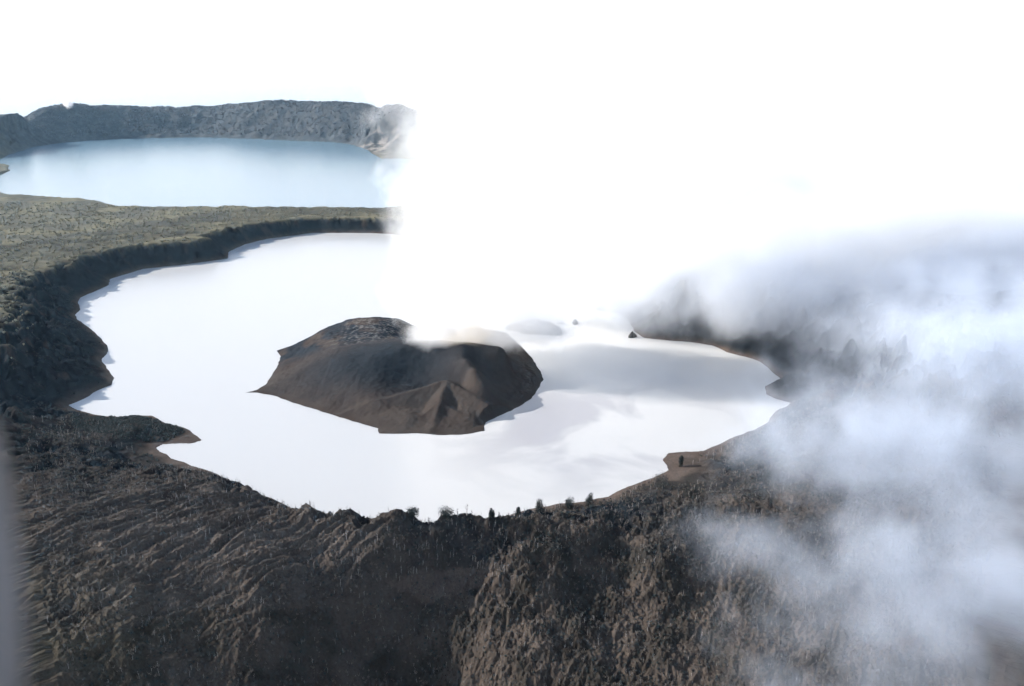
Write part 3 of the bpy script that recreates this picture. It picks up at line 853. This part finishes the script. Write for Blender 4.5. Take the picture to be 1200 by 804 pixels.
def steam_mat(name, blobs, dens, color=(1, 1, 1), aniso=.15, s_warp=.006, warp=60, s_fbm=.012, k=1.0, gain=2.5, detail=4, step=1.0, seed=0, zfade=None):
    m, n, l = new_mat(name)
    o = n.new('ShaderNodeOutputMaterial'); pv = n.new('ShaderNodeVolumePrincipled')
    pv.inputs['Color'].default_value = (*color, 1); pv.inputs['Anisotropy'].default_value = aniso
    t = n.new('ShaderNodeTexCoord')
    off = n.new('ShaderNodeVectorMath'); off.operation = 'ADD'; off.inputs[1].default_value = (seed * 711.0, seed * 313.0, seed * 97.0)
    l.new(t.outputs['Object'], off.inputs[0])
    nw = n.new('ShaderNodeTexNoise'); nw.inputs['Scale'].default_value = s_warp; nw.inputs['Detail'].default_value = 2
    l.new(off.outputs[0], nw.inputs['Vector'])
    sb = n.new('ShaderNodeVectorMath'); sb.operation = 'SUBTRACT'; sb.inputs[1].default_value = (.5, .5, .5)
    sc2 = n.new('ShaderNodeVectorMath'); sc2.operation = 'SCALE'; sc2.inputs['Scale'].default_value = warp * 2
    ad = n.new('ShaderNodeVectorMath'); ad.operation = 'ADD'
    l.new(nw.outputs['Color'], sb.inputs[0]); l.new(sb.outputs[0], sc2.inputs[0]); l.new(sc2.outputs[0], ad.inputs[0]); l.new(t.outputs['Object'], ad.inputs[1])
    cur = None
    for (cx, cy, cz, rx, ry, rz, w) in blobs:
        a1 = n.new('ShaderNodeVectorMath'); a1.operation = 'SUBTRACT'; a1.inputs[1].default_value = (cx, cy, cz)
        a2 = n.new('ShaderNodeVectorMath'); a2.operation = 'DIVIDE'; a2.inputs[1].default_value = (rx, ry, rz)
        a3 = n.new('ShaderNodeVectorMath'); a3.operation = 'LENGTH'
        a4 = n.new('ShaderNodeMath'); a4.operation = 'MULTIPLY_ADD'; a4.inputs[1].default_value = -w; a4.inputs[2].default_value = w
        l.new(ad.outputs[0], a1.inputs[0]); l.new(a1.outputs[0], a2.inputs[0]); l.new(a2.outputs[0], a3.inputs[0]); l.new(a3.outputs['Value'], a4.inputs[0])
        if cur is None: cur = a4.outputs[0]
        else:
            mx = n.new('ShaderNodeMath'); mx.operation = 'SMOOTH_MAX'; mx.inputs[2].default_value = .25
            l.new(cur, mx.inputs[0]); l.new(a4.outputs[0], mx.inputs[1]); cur = mx.outputs[0]
    nf = n.new('ShaderNodeTexNoise'); nf.inputs['Scale'].default_value = s_fbm; nf.inputs['Detail'].default_value = detail; nf.inputs['Roughness'].default_value = .58
    l.new(off.outputs[0], nf.inputs['Vector'])
    ma = n.new('ShaderNodeMath'); ma.operation = 'MULTIPLY_ADD'; ma.inputs[1].default_value = k; ma.inputs[2].default_value = -.5 * k
    l.new(nf.outputs[0], ma.inputs[0])
    sm = n.new('ShaderNodeMath'); sm.operation = 'ADD'; l.new(ma.outputs[0], sm.inputs[0]); l.new(cur, sm.inputs[1])
    mr = n.new('ShaderNodeMapRange'); mr.interpolation_type = 'SMOOTHSTEP'; mr.inputs['From Min'].default_value = 0; mr.inputs['From Max'].default_value = 1 / gain
    mr.inputs['To Min'].default_value = 0; mr.inputs['To Max'].default_value = dens
    
    cap = n.new('ShaderNodeMath'); cap.operation = 'MULTIPLY_ADD'; cap.inputs[1].default_value = 2.0; cap.inputs[2].default_value = .44   # nothing beyond the hull
    mi = n.new('ShaderNodeMath'); mi.operation = 'MINIMUM'
    l.new(cur, cap.inputs[0]); l.new(sm.outputs[0], mi.inputs[0]); l.new(cap.outputs[0], mi.inputs[1]); l.new(mi.outputs[0], mr.inputs['Value']); 
    out = mr.outputs[0]
    if zfade:
        sz = n.new('ShaderNodeSeparateXYZ'); l.new(t.outputs['Object'], sz.inputs[0])
        zf = n.new('ShaderNodeMapRange'); zf.inputs['From Min'].default_value = zfade[0]; zf.inputs['From Max'].default_value = zfade[1]
        zf.inputs['To Min'].default_value = 1; zf.inputs['To Max'].default_value = zfade[2]
        mm = n.new('ShaderNodeMath'); mm.operation = 'MULTIPLY'
        l.new(sz.outputs['Z'], zf.inputs['Value']); l.new(zf.outputs[0], mm.inputs[0]); l.new(out, mm.inputs[1]); out = mm.outputs[0]
    l.new(out, pv.inputs['Density']); l.new(pv.outputs[0], o.inputs['Volume'])
    m.cycles.volume_step_rate = step
    return m

if STEAM:
    mcol = steam_mat('dense_steam', [(-135,1690,80,80,75,70,1), (-115,1725,190,145,110,140,1), (-66,1790,340,200,160,215,1), (35,1850,560,340,200,260,1), (0,1800,90,170,130,70,.7)],
                     .0115, s_warp=.008, warp=45, s_fbm=.014, k=1.15, gain=3.6, detail=6, step=.8, seed=1, zfade=(120, 380, .34))
    o1 = box_mesh('steam_column', (-540, 1530, 12), (560, 2160, 790), mcol)
    tag(o1, 'dense white steam column rising from the crater of the ash island', 'steam', kind='stuff')
    mbank = steam_mat('drifting_steam', [(450,2350,260,520,420,300,1.1), (1100,2250,280,700,500,300,1.1), (1600,2300,280,700,600,320,1), (900,1850,200,430,330,190,1.3),
                      (400,2060,110,220,170,150,1.5), (640,1900,150,260,190,170,1.7), (500,1960,190,300,160,120,1.3), (190,2110,110,230,170,150,1.7), (900,3100,420,1100,450,330,1), (150,2500,200,350,300,250,1)],
                     .0052, color=(.98, .99, 1), s_warp=.003, warp=100, s_fbm=.0055, k=.9, gain=1.5, step=.8, detail=5, seed=2)
    o2 = box_mesh('steam_bank', (-360, 1480, 5), (2600, 3750, 795), mbank)
    tag(o2, 'pale steam bank drifting over the right side of the caldera', 'steam', kind='stuff')
    mlow = steam_mat('low_steam', [(400,2010,90,300,150,140,1.5), (610,1850,110,260,160,150,1.5), (800,2100,170,400,260,160,1.2), (820,1650,130,300,230,150,1.2), (1150,1750,170,380,400,170,1.2), (240,2200,90,200,160,110,1.2)],
                     .0095, color=(.92, .95, 1), s_warp=.006, warp=50, s_fbm=.012, k=1.2, gain=1.6, step=.8, detail=5, seed=8)
    tag(box_mesh('low_steam', (-80, 1380, -6), (1700, 2460, 420), mlow), 'thin bluish steam hanging against the eastern crater wall', 'steam', kind='stuff')
    mveil = steam_mat('thin_smoke', [(560,1130,90,300,230,130,1), (480,850,40,240,190,110,1), (270,960,30,110,90,60,.7), (760,1250,150,300,300,190,1), (360,740,-20,160,120,70,.7)],
                     .0056, color=(.82, .89, 1), s_warp=.006, warp=60, s_fbm=.014, k=1.8, gain=1.25, step=.7, detail=5, seed=3)
    o3 = box_mesh('smoke', (90, 500, -90), (1250, 1720, 460), mveil)
    tag(o3, 'thin blue grey smoke drifting low over the right foreground slope', 'smoke', kind='stuff')
if STEAM:
    ms_ = steam_mat('sulphur_gas', [(-95, 1665, 70, 55, 40, 30, 1), (-70, 1680, 88, 50, 40, 30, .8)], .008, color=(1, .84, .60), s_warp=.015, warp=18, s_fbm=.03, k=.9, gain=2, step=1, seed=6)
    tag(box_mesh('sulphur_gas', (-160, 1600, 40), (30, 1740, 140), ms_), 'faint yellowish gas at the foot of the steam column in the crater', 'gas', kind='stuff')
    wc = cam_pt(78, 132, 1.0) - np.array([0, 0, CAM_H]); wc = wc / wc[1] * 7000 + np.array([0, 0, CAM_H])
    mw_ = steam_mat('rim_steam', [(0, 0, 0, 45, 60, 75, 1), (20, 0, 60, 45, 60, 70, .9)], .05, s_warp=.01, warp=20, s_fbm=.02, k=1.0, gain=2, step=1, seed=4)
    o4 = box_mesh('steam_puff', (-90, -110, -110), (110, 110, 140), mw_); o4.location = wc
    tag(o4, 'small white steam puff rising from the far left rim behind the blue lake', 'steam', kind='stuff')
if HAZE:
    m, n, l = new_mat('air_haze')
    o = n.new('ShaderNodeOutputMaterial'); pv = n.new('ShaderNodeVolumePrincipled')
    pv.inputs['Color'].default_value = (.46, .76, 1, 1); pv.inputs['Absorption Color'].default_value = (1, 1, 1, 1); pv.inputs['Density'].default_value = 0.8e-5; pv.inputs['Anisotropy'].default_value = .3
    l.new(pv.outputs[0], o.inputs['Volume'])
    tag(box_mesh('haze', (-170000, -170000, -1600), (170000, 170000, 840), m), kind='stuff')
